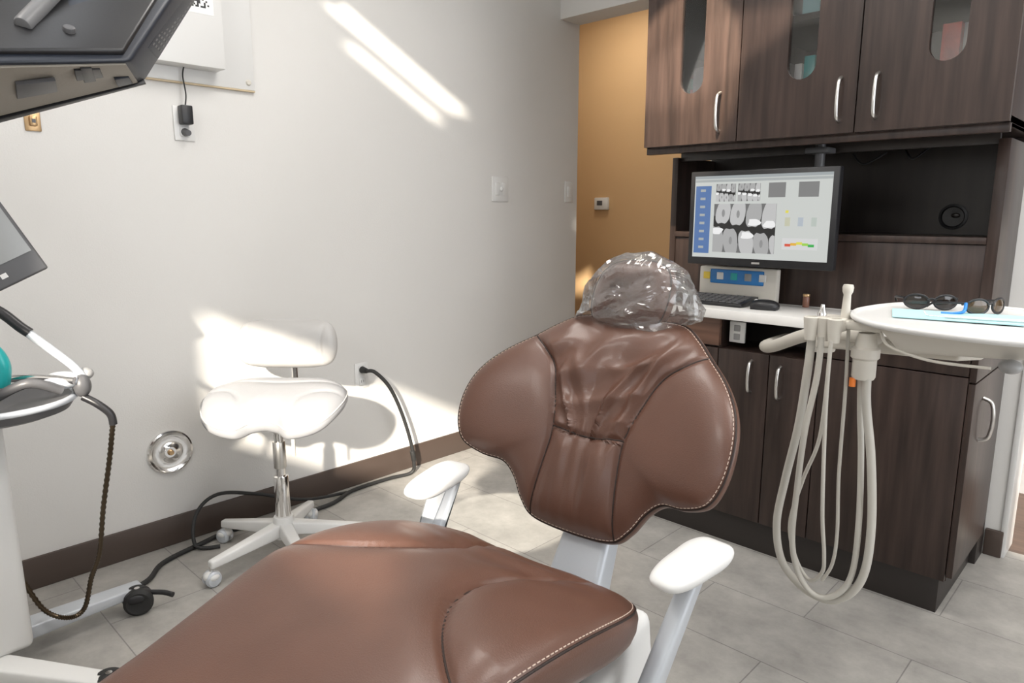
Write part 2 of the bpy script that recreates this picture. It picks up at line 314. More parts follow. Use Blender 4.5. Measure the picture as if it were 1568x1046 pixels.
# ---------------------------------------------------------------- cabinets
g=group('wall_mounted_cabinet')
FY=2.42
box(g,'carcass_top',(-1.61,FY+.02,2.43),(-.41,2.97,2.45),'dwood',bev=.001)
box(g,'carcass_bottom',(-1.61,FY+.02,1.50),(-.41,2.97,1.52),'dwood',bev=.001)
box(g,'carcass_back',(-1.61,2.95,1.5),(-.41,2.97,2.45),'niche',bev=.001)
for i,x in enumerate((-1.61,-1.225,-.825,-.428)): box(g,'divider_%d'%i,(x,FY+.02,1.5),(x+.018,2.97,2.45),'dwood',bev=.001)
box(g,'bottom_rail',(-1.61,FY+.02,1.475),(-.41,FY+.045,1.50),'dwood',bev=.002)
def slot_door(nm,x0,x1,z0,z1,sc,sw,sz0,sz1):
    n=12; r=sw/2; loop=[]
    for k in range(n+1): a=math.pi+math.pi*k/n; loop.append((sc+r*math.cos(a),sz0+r+r*math.sin(a)))
    for k in range(n+1): a=math.pi*k/n; loop.append((sc+r*math.cos(a),sz1-r+r*math.sin(a)))
    bm=bmesh.new()
    def ring(y): return [bm.verts.new((x,y,z)) for x,z in loop],[bm.verts.new(c) for c in ((x0,y,z0),(x1,y,z0),(x1,y,z1),(x0,y,z1))]
    F,FO=ring(FY); B,BO=ring(FY+.019)
    for L_,O_ in ((F,FO),(B,BO)):
        e=[]
        for q in (L_,O_):
            for i in range(len(q)): e.append(bm.edges.new((q[i],q[(i+1)%len(q)])))
        bmesh.ops.triangle_fill(bm,edges=e,use_beauty=True)
    for q,qb in ((F,B),(FO,BO)):
        for i in range(len(q)): j=(i+1)%len(q); bm.faces.new((q[i],q[j],qb[j],qb[i]))
    bmesh.ops.recalc_face_normals(bm,faces=bm.faces)
    me=bpy.data.meshes.new(nm); bm.to_mesh(me); bm.free(); finish(nm,me,'dwood',g,smooth=False)
    box(g,nm+'_glass',(sc-r-.01,FY+.010,sz0-.01),(sc+r+.01,FY+.013,sz1+.01),'glass',bev=0)
xs=[(-1.61,-1.224,-1.412),(-1.220,-.824,-1.005),(-.820,-.410,-.583)]
for i,(a,b,c) in enumerate(xs): slot_door('door_panel_%d'%i,a,b,1.502,2.45,c,.096,1.685,2.30)
for i,x in enumerate((-1.292,-.872,-.762)): pull(g,'handle_%d'%i,(x,FY,1.54),(x,FY,1.675),(0,-.028,0))
for i,(a,b,c) in enumerate(xs):
    box(g,'shelf_%d'%i,(a+.02,FY+.04,1.88),(b-.02,2.94,1.9),'dwood',bev=0)
random.seed(5)
mm=['paper','green','red','grey','bpaper','orange','paper','teal','cream','yellow']  # coloured boxes added behind the door glass to stand in for its reflections
k=0
for (a,b,c) in xs:
    for z,zt in ((1.52,1.88),(1.90,2.40)):
        x=a+.03
        while x<b-.06:
            wd=random.uniform(.025,.06); h=random.uniform(.12,.28) if z<1.6 else random.uniform(.15,.35); box(g,'reflection_box_%d'%k,(x,FY+.05+random.uniform(0,.04),z),(x+wd,FY+.3,z+h),mm[k%10],bev=.001); x+=wd+.004;k+=1
g=group('cabinet_hutch')
NY=2.64
box(g,'side_left',(-1.612,NY,.905),(-1.585,2.95,1.475),'dwood'); box(g,'side_right',(-.468,NY,.905),(-.435,2.95,1.475),'dwood')
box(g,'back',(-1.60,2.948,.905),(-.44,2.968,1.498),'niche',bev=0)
box(g,'lower_front',(-1.585,NY+.004,.905),(-.468,NY+.022,1.148),'dwood',bev=.001)
box(g,'shelf',(-1.585,NY-.004,1.15),(-.468,2.948,1.172),'dwood',bev=.002)
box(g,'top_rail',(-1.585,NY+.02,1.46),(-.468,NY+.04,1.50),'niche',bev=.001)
lathe(g,'grommet_ring',(-.633,2.949,1.235),(0,-1,0),[(.046,0),(.046,.006),(.038,.008),(.034,.004),(0,.003)],'black')
ell(g,'grommet_slot',(-.625,2.944,1.24),(.014,.004,.009),'niche')
tube(g,'cable_a',[(-.98,2.9,1.47),(-.93,2.88,1.43),(-.86,2.9,1.47)],.004,'black'); tube(g,'cable_b',[(-.80,2.9,1.48),(-.76,2.86,1.44),(-.72,2.9,1.48)],.004,'black')
g=group('base_cabinet')
BY=2.36; X0=-1.61; X1=-.42
box(g,'carcass',(X0,BY+.022,.12),(X1-.0,2.95,.755),'dwood',bev=.001)
box(g,'toe_kick',(X0+.01,BY+.03,0),(X1-.02,2.93,.12),'toe',bev=.001)
box(g,'side_foot',(X1-.05,2.84,0),(X1,2.95,.13),'toe',bev=.001)
box(g,'upper_back',(X0,2.6,.755),(X1,2.95,.868),'toe',bev=0)
box(g,'upper_right',(-.845,BY+.022,.755),(X1,2.6,.868),'dwood',bev=0)
box(g,'upper_left',(X0,BY+.022,.755),(-1.215,2.6,.868),'dwood',bev=0)
box(g,'drawer_left',(X0,BY,.765),(-1.215,BY+.02,.866),mat('wood_drawer_lighter',(.15,.08,.055),.35,var=.35,vscale=3,stretch=(1,14,14)),bev=.0015)
def dr(nm,a,b,z0,z1): box(g,nm,(a+.0018,BY,z0),(b-.0018,BY+.02,z1),'dwood',bev=.0015)
dr('door_a',X0,-1.215,.125,.757); dr('door_b',-1.215,-1.02,.125,.757); dr('door_c',-1.02,-.848,.125,.757); dr('door_d',-.848,X1,.125,.772); dr('drawer_d',-.848,X1,.776,.866)
pull(g,'handle_b',(-1.083,BY,.612),(-1.083,BY,.728),(0,-.026,0)); pull(g,'handle_c',(-.977,BY,.605),(-.977,BY,.722),(0,-.026,0))
box(g,'side_door',(X1,BY+.004,.14),(X1+.018,2.80,.755),'dwood',bev=.0015); box(g,'side_drawer',(X1,BY+.004,.76),(X1+.018,2.80,.866),'dwood',bev=.0015)
pull(g,'handle_side',(X1+.018,2.50,.555),(X1+.018,2.50,.69),(.03,0,0),r=.006)
box(g,'recess_outlet_plate',(-1.195,2.40,.778),(-1.135,2.41,.855),'white',bev=.002); box(g,'outlet_face_a',(-1.177,2.397,.82),(-1.153,2.401,.843),'grey'); box(g,'outlet_face_b',(-1.177,2.397,.788),(-1.153,2.401,.811),'grey')
g=group('countertop')
box(g,'slab',(-1.625,2.325,.870),(-.405,2.62,.905),'counter',bev=.004); box(g,'slab_rear',(-1.61,2.60,.870),(-.405,2.962,.9045),'counter',bev=.001)
# ---------------------------------------------------------------- computer monitor
g=group('computer_monitor')
x0,x1,z0,z1=-1.412,-.863,1.055,1.402; Y=2.45
box(g,'housing',(x0,Y,z0),(x1,Y+.035,z1),'black',bev=.004)
sx0,sx1,sz0,sz1=x0+.02,x1-.02,z0+.028,z1-.018
E=lambda n,c,s=1: emi('screen_'+n,c,s)
box(g,'screen',(sx0,Y-.001,sz0),(sx1,Y+.002,sz1),E('white',(.78,.81,.78),.72),bev=0)
def sp(nm,u0,u1,v0,v1,m,d=.002): box(g,nm,(sx0+(sx1-sx0)*u0,Y-d,sz1-(sz1-sz0)*v1),(sx0+(sx1-sx0)*u1,Y-.0005,sz1-(sz1-sz0)*v0),m,bev=0)
bl=E('blue',(.14,.28,.62),.6); gy=E('grey',(.33,.33,.33),.6); lg=E('lightgrey',(.62,.66,.66),.6)
sp('title_bar',0,1,0,.035,E('bar',(.55,.6,.62),.6)); sp('sidebar',.01,.135,.12,.95,bl)
sp('grey_a',.57,.69,.10,.27,gy); sp('grey_b',.78,.915,.10,.27,gy)
sp('toolbar',.0,1,.045,.075,lg)
xb=E('xray_black',(.012,.012,.012),1); xg=E('xray_bone',(.14,.14,.14),1); xt=[E('xray_tooth_%d'%i,(c,c,c),1) for i,c in enumerate((.26,.38,.50,.66,.82))]
def xray(nm,u0,u1,v0,v1,nt,seed):
    rd=random.Random(seed); W=(sx1-sx0)*(u1-u0);Hh=(sz1-sz0)*(v1-v0); ox=sx0+(sx1-sx0)*u0; oz=sz1-(sz1-sz0)*v1
    sp(nm+'_film',u0,u1,v0,v1,xb)
    def patch(n,pts,m,d):
        pts=[(min(1,max(0,a)),min(1,max(0,b))) for a,b in pts]; k=len(pts)
        mesh(nm+n,[(ox+a*W,Y-d,oz+b*Hh) for a,b in pts],[tuple(range(k))],m,g,smooth=False)
    patch('_bone_up',[(0,1)]+[(i/10,.76-.04*math.sin(i*1.7)) for i in range(11)]+[(1,1)],xg,.0022)
    patch('_bone_low',[(0,0)]+[(i/10,.26+.04*math.sin(i*1.3)-.01*i) for i in range(11)]+[(1,0)],xg,.0022)
    for row in (0,1):
        off=.03 if row else -.07
        for i in range(nt+(0 if row else 1)):
            cx=off+(i+.5)/nt+rd.uniform(-.01,.01); hw=.5/nt*.97; sl=.05*(1 if row else -1)
            y0,y1=(.60,1.15) if row else (-.15,.53); y0+=-.13*i/nt if row else 0; y1+=0 if row else -.16*i/nt
            pts=[]
            for k in range(28):
                a=2*math.pi*k/28; ca,sa=math.cos(a),math.sin(a); px=math.copysign(abs(ca)**.5,ca)*hw; py=math.copysign(abs(sa)**.6,sa)
                t=(py+1)/2; crown=(1-t) if row else t
                px*=.60+.40*min(1,crown*1.9)
                yy=y0+(y1-y0)*t
                if crown>.9: yy+=(.012*math.cos(px/hw*7))*(1 if row else -1)
                pts.append((cx+px+sl*(t-.5),yy))
            patch('_tooth_%d_%d'%(row,i),pts,xt[rd.choice((1,2,2))],.0025+.00005*i)
            if rd.random()<.5:
                cyy=(y0+.09) if row else (y1-.09); patch('_filling_%d_%d'%(row,i),[(cx+hw*.8*math.cos(a)*(1+.25*math.sin(3*a+i)),cyy+.085*math.sin(a)*(1+.2*math.cos(2*a))) for a in [2*math.pi*k/16 for k in range(16)]],xt[4],.0032)
            else:
                cyy=y0+(y1-y0)*(.38 if row else .62); patch('_pulp_%d_%d'%(row,i),[(cx+hw*.22*math.cos(a),cyy+.08*math.sin(a)) for a in [2*math.pi*k/12 for k in range(12)]],xt[0],.0032)
xray('xray_main',.165,.635,.34,.93,4,2); xray('xray_left',.175,.325,.10,.31,4,5); xray('xray_right',.345,.51,.10,.31,4,7)
for i in range(8): sp('side_icon_%d'%i,.05,.09,.16+i*.1,.19+i*.1,lg,.003)
for i,u in enumerate((.70,.79,.88)): sp('mark_%d'%i,u,u+.035,.50,.60,E('tint_%d'%i,((.8,.8,.6),(.65,.72,.8),(.7,.78,.72))[i],.65),.003)
sp('button_y',.70,.72,.42,.45,E('y',(.9,.8,.1),.8),.003)
sp('gauge_bg',.69,.93,.74,.87,E('gaugebg',(.9,.9,.9),.7),.003)
for i,c in enumerate(((.8,.1,.05),(.9,.5,.05),(.85,.8,.1),(.4,.75,.1),(.05,.5,.1))):
    sp('gauge_%d'%i,.71+i*.04,.75+i*.04,.78+abs(i-2)*.012,.81+abs(i-2)*.012,E('g%d'%i,c,.8),.004)
box(g,'logo',(-1.15,Y-.001,z0+.010),(-1.12,Y+.001,z0+.017),'nickel',bev=0)
cyl(g,'arm_pole',(-.99,2.60,1.30),(-.99,2.60,1.50),.017,.017,'dgrey'); box(g,'vesa_head',(-1.16,2.485,1.17),(-1.08,2.53,1.27),'black',bev=.005)
box(g,'arm_link',(-1.14,2.52,1.36),(-.97,2.62,1.40),'black',bev=.008); cyl(g,'arm_drop',(-1.12,2.53,1.21),(-1.12,2.55,1.40),.02,.02,'black'); box(g,'ceiling_clamp',(-1.03,2.56,1.455),(-.95,2.64,1.475),'dgrey',bev=.004)
g=group('multifunction_phone_box')
box(g,'body',(-1.42,2.565,.907),(-1.10,2.60,1.04),'cream',bev=.006)
box(g,'blue_face',(-1.37,2.562,.975),(-1.15,2.566,1.03),'blue',bev=.004)
for i in range(5): box(g,'key_%d'%i,(-1.40+i*.058,2.559,.99),(-1.372+i*.058,2.563,1.018),['yellow','white','teal','grey','white'][i],bev=.002)
g=group('computer_keyboard',(-1.36,2.48,.9055),0)
hexa(g,'body',[(-.2,-.07,0),(.2,-.07,0),(.2,.07,0),(-.2,.07,0),(-.2,-.07,.012),(.2,-.07,.012),(.2,.07,.03),(-.2,.07,.03)],'black',bev=.003)
for r in range(5):
    for c in range(14):
        x=-.19+c*.027;y=-.062+r*.025; z=.012+(y+.07)/.14*.018; box(g,'key_%d_%d'%(r,c),(x,y,z),(x+.022,y+.02,z+.005),'dgrey',bev=.001,seg=1)
g=group('computer_mouse',(-1.085,2.44,.9055),.2); ell(g,'shell',(0,0,.012),(.052,.033,.024),'black',e=2.3); ell(g,'wheel',(-.03,0,.03),(.008,.003,.006),'grey'); box(g,'base',(-.045,-.028,0),(.045,.028,.006),'black',bev=.002)
g=group('pill_bottle',(-1.0,2.60,.905)); cyl(g,'body',(0,0,0),(0,0,.04),.012,.012,mat('amber_plastic',(.20,.09,.06),.25,var=.1),bev=.002); cyl(g,'cap',(0,0,.04),(0,0,.05),.013,.013,'brass',bev=.002)
# ---------------------------------------------------------------- wall items
def outlet(name,y,z):
    g=group(name,(WX,y,z)); box(g,'plate',(0,-.036,-.06),(.006,.036,.06),'white',bev=.003)
    for s in (-.028,.028): 
        box(g,'socket_%d'%(s>0),(.005,-.017,s-.018),(.009,.017,s+.018),'white',bev=.004)
        for q in (-.006,.006): box(g,'slot',(.0088,q-.001,s-.004),(.0096,q+.001,s+.007),'black',bev=0)
    return g
g=outlet('wall_outlet',1.06,1.565)
box(g,'adapter',(.008,-.02,-.005),(.045,.02,.06),'black',bev=.004); cyl(g,'plug_lower',(.008,0,-.03),(.04,0,-.035),.014,.01,'dgrey'); 
tube(g,'adapter_cable',[(.03,0,.06),(.03,.005,.10),(.028,.0,.16),(.03,.005,.19)],.0025,'rubber')
g=outlet('wall_outlet',1.767,.515); cyl(g,'plug',(.008,.0,.028),(.05,0,.028),.016,.011,'rubber',bev=.003)
g=group('black_power_cable'); tube(g,'cable',[(-2.62,1.767,.543),(-2.585,1.785,.54),(-2.56,1.84,.47),(-2.56,1.90,.35),(-2.56,1.95,.2),(-2.565,1.975,.08),(-2.58,1.97,.012),(-2.6,1.85,.01),(-2.60,1.65,.01),(-2.54,1.5,.01),(-2.55,1.3,.01),(-2.6,1.1,.01),(-2.57,.95,.01),(-2.52,.8,.01),(-2.42,.70,.01),(-2.40,.5,.01),(-2.45,.35,.01)],.0085,'rubber')
tube(g,'cable_loop',[(-2.6,1.62,.01),(-2.58,1.4,.05),(-2.6,1.2,.13),(-2.61,1.05,.17),(-2.6,.96,.12),(-2.55,.93,.02),(-2.5,1.0,.01)],.007,'rubber')
cyl(g,'ferrite',(-2.562,1.965,.13),(-2.567,1.978,.075),.012,.012,'rubber',bev=.003)
g=group('light_switch',(WX,2.672,1.372)); box(g,'plate',(0,-.06,-.065),(.006,.06,.065),'white',bev=.003)
for s in (-.024,.024): box(g,'rocker',(.005,s-.016,-.032),(.010,s+.016,.032),'white',bev=.003); 
ell(g,'knob',(.014,0,0),(.008,.012,.012),'white')
g=group('corner_switch',(WX,3.24,1.37)); box(g,'plate',(0,-.035,-.06),(.006,.035,.06),'white',bev=.003); box(g,'rocker',(.005,-.015,-.03),(.01,.015,.03),'white',bev=.003)
g=group('thermostat',(-3.21,4.3,1.315)); box(g,'body',(-.062,-.025,-.045),(.062,0.001,.045),'white',bev=.006); box(g,'display',(-.035,-.027,-.012),(.015,-.024,.022),'dgrey',bev=.002)
g=group('round_wall_plate',(WX,.91,.365)); lathe(g,'dish',(0,0,0),(1,0,0),[(0,.010),(.02,.010),(.024,.007),(.06,.004),(.076,.010),(.082,.008),(.083,0)],'chrome',seg=64); lathe(g,'hub',(0,0,0),(1,0,0),[(0,.022),(.008,.022),(.010,.018),(.012,.008)],'brass')
g=group('wall_hook_plate',(WX,.595,1.532)); box(g,'plate',(0,-.022,-.03),(.005,.022,.03),'brass',bev=.002); box(g,'latch',(.004,-.010,-.016),(.02,.010,.016),'brass',bev=.004); box(g,'hole',(.019,-.005,-.006),(.021,.005,.006),'dgrey',bev=0)
g=group('wall_control_box')
box(g,'back_panel',(WX,.70,1.708),(WX+.012,1.335,2.35),'white',bev=.003); box(g,'yellowed_edge',(WX,.70,1.702),(WX+.013,1.335,1.708),'yedge',bev=.001)
box(g,'box',(WX+.012,.80,1.755),(WX+.09,1.19,2.35),'white',bev=.004); box(g,'label',(WX+.0895,1.07,1.93),(WX+.091,1.16,2.06),'paper',bev=0)
random.seed(1)
for i in range(10):
    for j in range(10):
        if random.random()<.5: box(g,'qr_%d_%d'%(i,j),(WX+.0905,1.085+i*.006,1.95+j*.006),(WX+.0915,1.091+i*.006,1.956+j*.006),'black',bev=0)
lathe(g,'screw',(WX+.012,1.31,1.735),(1,0,0),[(0,.006),(.008,.006),(.010,.003),(.011,0)],'cream')
# ---------------------------------------------------------------- dental chair
PHI=math.radians(5)
ch=group('dental_chair',(-.868,1.0,0),PHI)
def sz(v):
    t=-v
    if t<.45: return .505+.105*math.sin(max(-.1,t)/.45*math.pi/2)
    return .610-.22*(t-.45)**1.5
def smap(p,q,w): return (p,q,sz(q)+w+.35*p*p*(1 if q>-.45 else max(0,1-(-.45-q)*4)))
def wr_seat(p,q,d):
    a=max(0,1-abs(q+.13)/.17)*max(0,1-abs(p)/.28)
    b=max(0,1-abs(q+.06)/.10)*max(0,1-abs(abs(p)-.2)/.12)
    return .018*a*noise.noise(Vector((p*6+q*8,q*20,3)))+.008*b*noise.noise(Vector((p*30,q*12,6)))
sh=[(.162,-.002),(.148,-.07),(.120,-.16),(.092,-.245),(.082,-.30),(.095,-.37),(.14,-.44),(.21,-.50),(.27,-.525)]
sh2=[(-.115,.010),(-.095,-.07),(-.082,-.14),(-.085,-.21),(-.11,-.28),(-.155,-.345),(-.22,-.40),(-.283,-.43)]
seat_sm=[sh,sh2]
so_=[(0,.022),(.10,.020),(.18,-.002),(.238,-.05),(.275,-.14),(.287,-.28),(.278,-.45),(.25,-.62),(.225,-.82),(.205,-1.02),(.17,-1.13),(.09,-1.17),(0,-1.18)]
sp_=Pad(so_,(0,-.45),.045,.075,smap,n=9,e=.5,dome=.020,seams=seat_sm,gd=.009,gw=.006,wr=wr_seat,sym=True,nb=14)
sp_.build(ch,'seat_cushion','leather',NA=420,NR=56)
for i,s in enumerate(seat_sm): 
    P=[sp_.P(v.x,v.y,.0005) for v in cat([(a,b,0) for a,b in s],14)]; tube(ch,'seat_seam_%d'%i,P,.002,'seam',smoothpath=False,seg=6)
tube(ch,'seat_piping',sp_.rim(.985,.0005,500),.0022,'seam',smoothpath=False,closed=True,seg=6)
stitches(ch,'seat_stitches',sp_.rim(.974,.0006,600),'thread')
tl=math.radians(30); UP=Vector((0,math.sin(tl),math.cos(tl))); NN=Vector((0,-math.cos(tl),math.sin(tl))); KB=.915; O=Vector((-.018,.115,.572))+UP*.022
def bmap(p,q,w):
    cur=.62*p*p - .25*(q-.25)**2
    v=O+Vector((p*KB,0,0))+UP*q*KB+NN*(w+cur); return (v.x,v.y,v.z)
def wr_back(p,q,d):
    hw=np.interp(q,[0,.1,.2,.29,.36,.43,.52],[.115,.105,.10,.125,.16,.23,.23])
    m=max(0,min(1,(hw-abs(p))/.03))
    if m<=0: return 0
    wv=noise.noise(Vector((p*5,q*5,8)))
    if q<.19:
        return m*(.008*noise.noise(Vector((p*36+wv,q*5,2)))+.002)
    ang=math.atan2(p,(q-.08)); rr=math.hypot(p,q-.08)
    r1=1-math.sqrt(noise.noise(Vector((ang*4.5+wv*1.3,rr*3.5,1.7)))**2+.004)*2.2
    r2=1-math.sqrt(noise.noise(Vector((p*6+wv*2,q*11+wv,6.1)))**2+.004)*2.2
    f3=noise.noise(Vector((p*18+wv,q*14,4)))
    tt=np.interp(q,[.19,.28,.40,.5],[.8,1,1,.5])
    return m*tt*(.018*max(0,r1)**1.3+.011*max(0,r2)**1.3+.0025*f3-.006)
back_o=[(0,.525),(.09,.525),(.155,.513),(.205,.475),(.25,.43),(.305,.375),(.345,.32),(.367,.265),(.374,.205),(.366,.145),(.340,.102),(.285,.085),(.228,.083),(.190,.055),(.155,.005),(.11,-.028),(0,-.036)]
bs=[[(.245,.43),(.16,.365),(.125,.29),(.10,.2),(.105,.1),(.12,-.02)],[(-.245,.43),(-.16,.365),(-.125,.29),(-.10,.2),(-.105,.1),(-.12,-.02)],[(-.10,.2),(0,.19),(.10,.2)]]
bp=Pad(back_o,(0,.24),.042,.05,bmap,n=7,e=.5,dome=.012,seams=bs,gd=.008,gw=.006,wr=wr_back,sym=True)
bp.build(ch,'backrest_cushion','leather',NA=460,NR=72)
for i,s in enumerate(bs):
    P=[bp.P(v.x,v.y,.0003) for v in cat([(a,b,0) for a,b in s],14)]; tube(ch,'back_seam_%d'%i,P,.0018,'seam',smoothpath=False,seg=6)
tube(ch,'back_piping',bp.rim(.99,.001,500),.0022,'seam',smoothpath=False,closed=True,seg=6)
stitches(ch,'back_stitches',bp.rim(.978,.0006,700),'thread')
hc=Vector((-.028,.385,1.052)); ht=math.radians(14); HU=Vector((0,math.sin(ht),math.cos(ht))); HN=Vector((0,-math.cos(ht),math.sin(ht)))
def hmap(p,q,w):
    p,q=p*math.cos(.12)+q*math.sin(.12),q*math.cos(.12)-p*math.sin(.12)
    v=hc+Vector((p,0,0))+HU*(q+.12*p)+HN*(w+.9*p*p); return (v.x,v.y,v.z)
ho=[(0,.088),(.05,.084),(.088,.060),(.102,.01),(.096,-.045),(.066,-.078),(0,-.086)]
hp=Pad(ho,(0,0),.045,.04,hmap,n=4,e=.5,dome=.012,sym=True); hp.build(ch,'headrest_cushion','leather',NA=120,NR=24)
tube(ch,'headrest_piping',hp.rim(.97,.001,120),.002,'seam',smoothpath=False,closed=True,seg=6)
def hmap2(p,q,w):
    v=hmap(p,q,w); vv=Vector((p*9+q*7,q*24-p*9,w*12+5)); nv=noise.noise_vector(vv); n2=noise.noise_vector(vv*2.3)
    r=min(1,math.hypot(p/.13,q/.09)); k=.013+.014*r
    return (v[0]+nv.x*k+n2.x*.006,v[1]+nv.y*k*.8+n2.y*.005,v[2]+nv.z*k+n2.z*.006)
fo=[(.0,.102),(.07,.098),(.112,.072),(.130,.04),(.155,.02),(.18,-.01),(.175,-.05),(.14,-.055),(.122,-.092),(.07,-.098),(0,-.092),(-.07,-.098),(-.118,-.088),(-.13,-.03),(-.122,.03),(-.10,.08),(-.05,.10)]
fp=Pad(fo,(0,0),.064,.055,hmap2,n=3.5,e=.5); fp.build(ch,'headrest_plastic_cover','film',NA=60,NR=14,smooth=False)
tube(ch,'headrest_arm',[(-.02,.40,1.02),(-.01,.425,.95),(0,.40,.88),(0,.35,.82)],.018,'cool')
box(ch,'headrest_bracket',(-.08,.365,.96),(.04,.395,1.0),'dgrey',bev=.01)
plate(ch,'back_shell',[(v.x*.82,v.y*.82+.045) for v in cat([(p,q,0) for p,q in back_o+[(-a,b) for a,b in reversed(back_o[1:-1])]],4,True)],-.065,-.045,'cool',bmap,bev=.006)
hexa(ch,'back_support',[(-.075,.02,.34),(.075,.02,.34),(.075,.10,.34),(-.075,.10,.34),(-.055,.18,.62),(.055,.18,.62),(.055,.23,.60),(-.055,.23,.60)],'cool',bev=.014)
hexa(ch,'hinge_cover',[(-.14,-.15,.34),(.14,-.15,.34),(.14,.07,.36),(-.14,.07,.36),(-.13,-.15,.44),(.13,-.15,.44),(.12,.06,.48),(-.12,.06,.48)],'white',bev=.02)
for s in (-1,1):
    hexa(ch,'side_bracket_%d'%(s>0),[(s*.17,-.18,.32),(s*.235,-.18,.32),(s*.225,.06,.34),(s*.17,.06,.34),(s*.17,-.18,.435),(s*.235,-.18,.435),(s*.215,.05,.50),(s*.17,.05,.50)],'white',bev=.018)
hexa(ch,'seat_frame',[(-.17,-1.0,.35),(.17,-1.0,.35),(.2,-.1,.37),(-.2,-.1,.37),(-.18,-1.0,.42),(.18,-1.0,.42),(.21,-.1,.44),(-.21,-.1,.44)],'cool',bev=.02)
hexa(ch,'lift_column',[(-.12,-.62,.06),(.12,-.62,.06),(.12,-.2,.06),(-.12,-.2,.06),(-.09,-.5,.39),(.09,-.5,.39),(.09,-.15,.39),(-.09,-.15,.39)],'white',bev=.03)
plate(ch,'base_plate',[(v.x,v.y) for v in cat([(0,-.98,0),(.18,-.95,0),(.24,-.8,0),(.2,-.4,0),(.22,-.05,0),(.12,.06,0),(0,.08,0),(-.12,.06,0),(-.22,-.05,0),(-.2,-.4,0),(-.24,-.8,0),(-.18,-.95,0)],6,True)],0,.06,'white',lambda a,b,c:(a,b,c),bev=.012)
for s in (-1,1):
    ax=s*.312; ao=[(0,.094),(.029,.09),(.043,.055),(.042,0),(.037,-.055),(.024,-.09),(0,-.097)]
    def amap(p,q,w,ax=ax,s=s):
        a=-s*math.radians(8); c,sn=math.cos(a),math.sin(a); return (ax+p*c-q*sn, .0+p*sn+q*c, .648+w+.05*q)
    ap=Pad(ao,(0,0),.020,.022,amap,n=3.2,e=.5,sym=True); ap.build(ch,'armrest_pad_%d'%(s>0),'white' ,NA=80,NR=16)
    hexa(ch,'armrest_post_%d'%(s>0),[(ax-s*.055,-.20,.34),(ax-s*.02,-.20,.34),(ax-s*.02,-.13,.34),(ax-s*.055,-.13,.34),(ax-.017,.01,.64),(ax+.017,.01,.64),(ax+.017,.055,.64),(ax-.017,.055,.64)],'cool',bev=.009)
    hexa(ch,'armrest_mount_%d'%(s>0),[(s*.18,-.23,.33),(s*.275,-.24,.33),(s*.275,-.12,.33),(s*.18,-.12,.33),(s*.18,-.22,.41),(s*.29,-.21,.41),(s*.29,-.12,.41),(s*.18,-.12,.41)],'white',bev=.014)
# ---------------------------------------------------------------- stool
st=group('dental_stool',(-2.28,1.15,0),math.radians(44))
for k in range(5):
    a=math.radians(72*k+15); d=Vector((math.cos(a),math.sin(a),0)); nrm=Vector((-d.y,d.x,0)); 
    q=lambda r,h,w: Vector((0,0,h))+d*r+nrm*w
    hexa(st,'leg_%d'%k,[q(.02,.085,-.028),q(.29,.062,-.016),q(.29,.062,.016),q(.02,.085,.028),q(.02,.135,-.024),q(.29,.090,-.014),q(.29,.090,.014),q(.02,.135,.024)],'white',bev=.007)
    c=q(.285,0,0); cyl(st,'caster_stem_%d'%k,c+Vector((0,0,.04)),c+Vector((0,0,.07)),.007,.007,'chrome')
    for s in (-1,1): lathe(st,'caster_wheel_%d_%d'%(k,s>0),c+Vector((0,0,.027))+nrm*s*.004,nrm*s,[(0,0),(.024,0),(.027,.004),(.027,.012),(.022,.018),(0,.02)],'cool')
    ell(st,'caster_hood_%d'%k,c+Vector((0,0,.036)),(.028,.028,.018),'white')
cyl(st,'hub',(0,0,.075),(0,0,.155),.045,.036,'white',bev=.006)
cyl(st,'gas_lift_sleeve',(0,0,.15),(0,0,.31),.028,.026,'chrome',bev=.002); cyl(st,'gas_lift_rod',(0,0,.31),(0,0,.54),.017,.017,'chrome'); cyl(st,'sleeve_mid',(0,0,.34),(0,0,.44),.0225,.0225,'nickel',bev=.002)
box(st,'seat_mechanism',(-.08,-.09,.505),(.08,.10,.54),'cream',bev=.01); tube(st,'lift_lever',[(.03,0,.53),(.06,-.03,.53),(.065,-.04,.47),(.065,-.04,.40)],.007,'cream'); 
sto=[(0,.17),(.10,.168),(.19,.135),(.245,.05),(.248,-.05),(.20,-.14),(.10,-.175),(.05,-.15),(0,-.14)]
def stm(p,q,w): return (p,q,.572+w+.30*p*p-1.6*max(0,-q-.04)**2-.25*max(0,-q)*abs(p)*2+.10*q)
spd=Pad(sto,(0,0),.055,.045,stm,n=6,e=.5,dome=.012,seams=[[(.247,0.05),(.15,.07),(.0,.06),(-.15,.07),(-.247,.05)],[(.247,-.02),(.16,-.03),(.10,-.09),(.09,-.17)],[(-.247,-.02),(-.16,-.03),(-.10,-.09),(-.09,-.17)]],gd=.006,gw=.006,sym=True); spd.build(st,'seat','vinyl',NA=200,NR=36)
tube(st,'seat_piping',spd.rim(.99,0,200),.0025,'vinyl2',smoothpath=False,closed=True,seg=6)
bo=[(0,.088),(.10,.088),(.16,.075),(.185,.03),(.185,-.03),(.16,-.072),(.10,-.088),(0,-.092)]
def sbm(p,q,w): return (p,.185-(w)-.8*p*p+.12*q,.765+q)
sb=Pad(bo,(0,0),.055,.04,sbm,n=3.2,e=.5,dome=.01,seams=[[(.145,.088),(.13,0),(.145,-.09)],[(-.145,.088),(-.13,0),(-.145,-.09)]],gd=.008,gw=.006,sym=True); sb.build(st,'stool_backrest','vinyl2',NA=200,NR=36)
tube(st,'back_stem',[(0,.08,.53),(0,.18,.535),(0,.225,.58),(0,.225,.70),(0,.22,.76)],.011,'chrome')
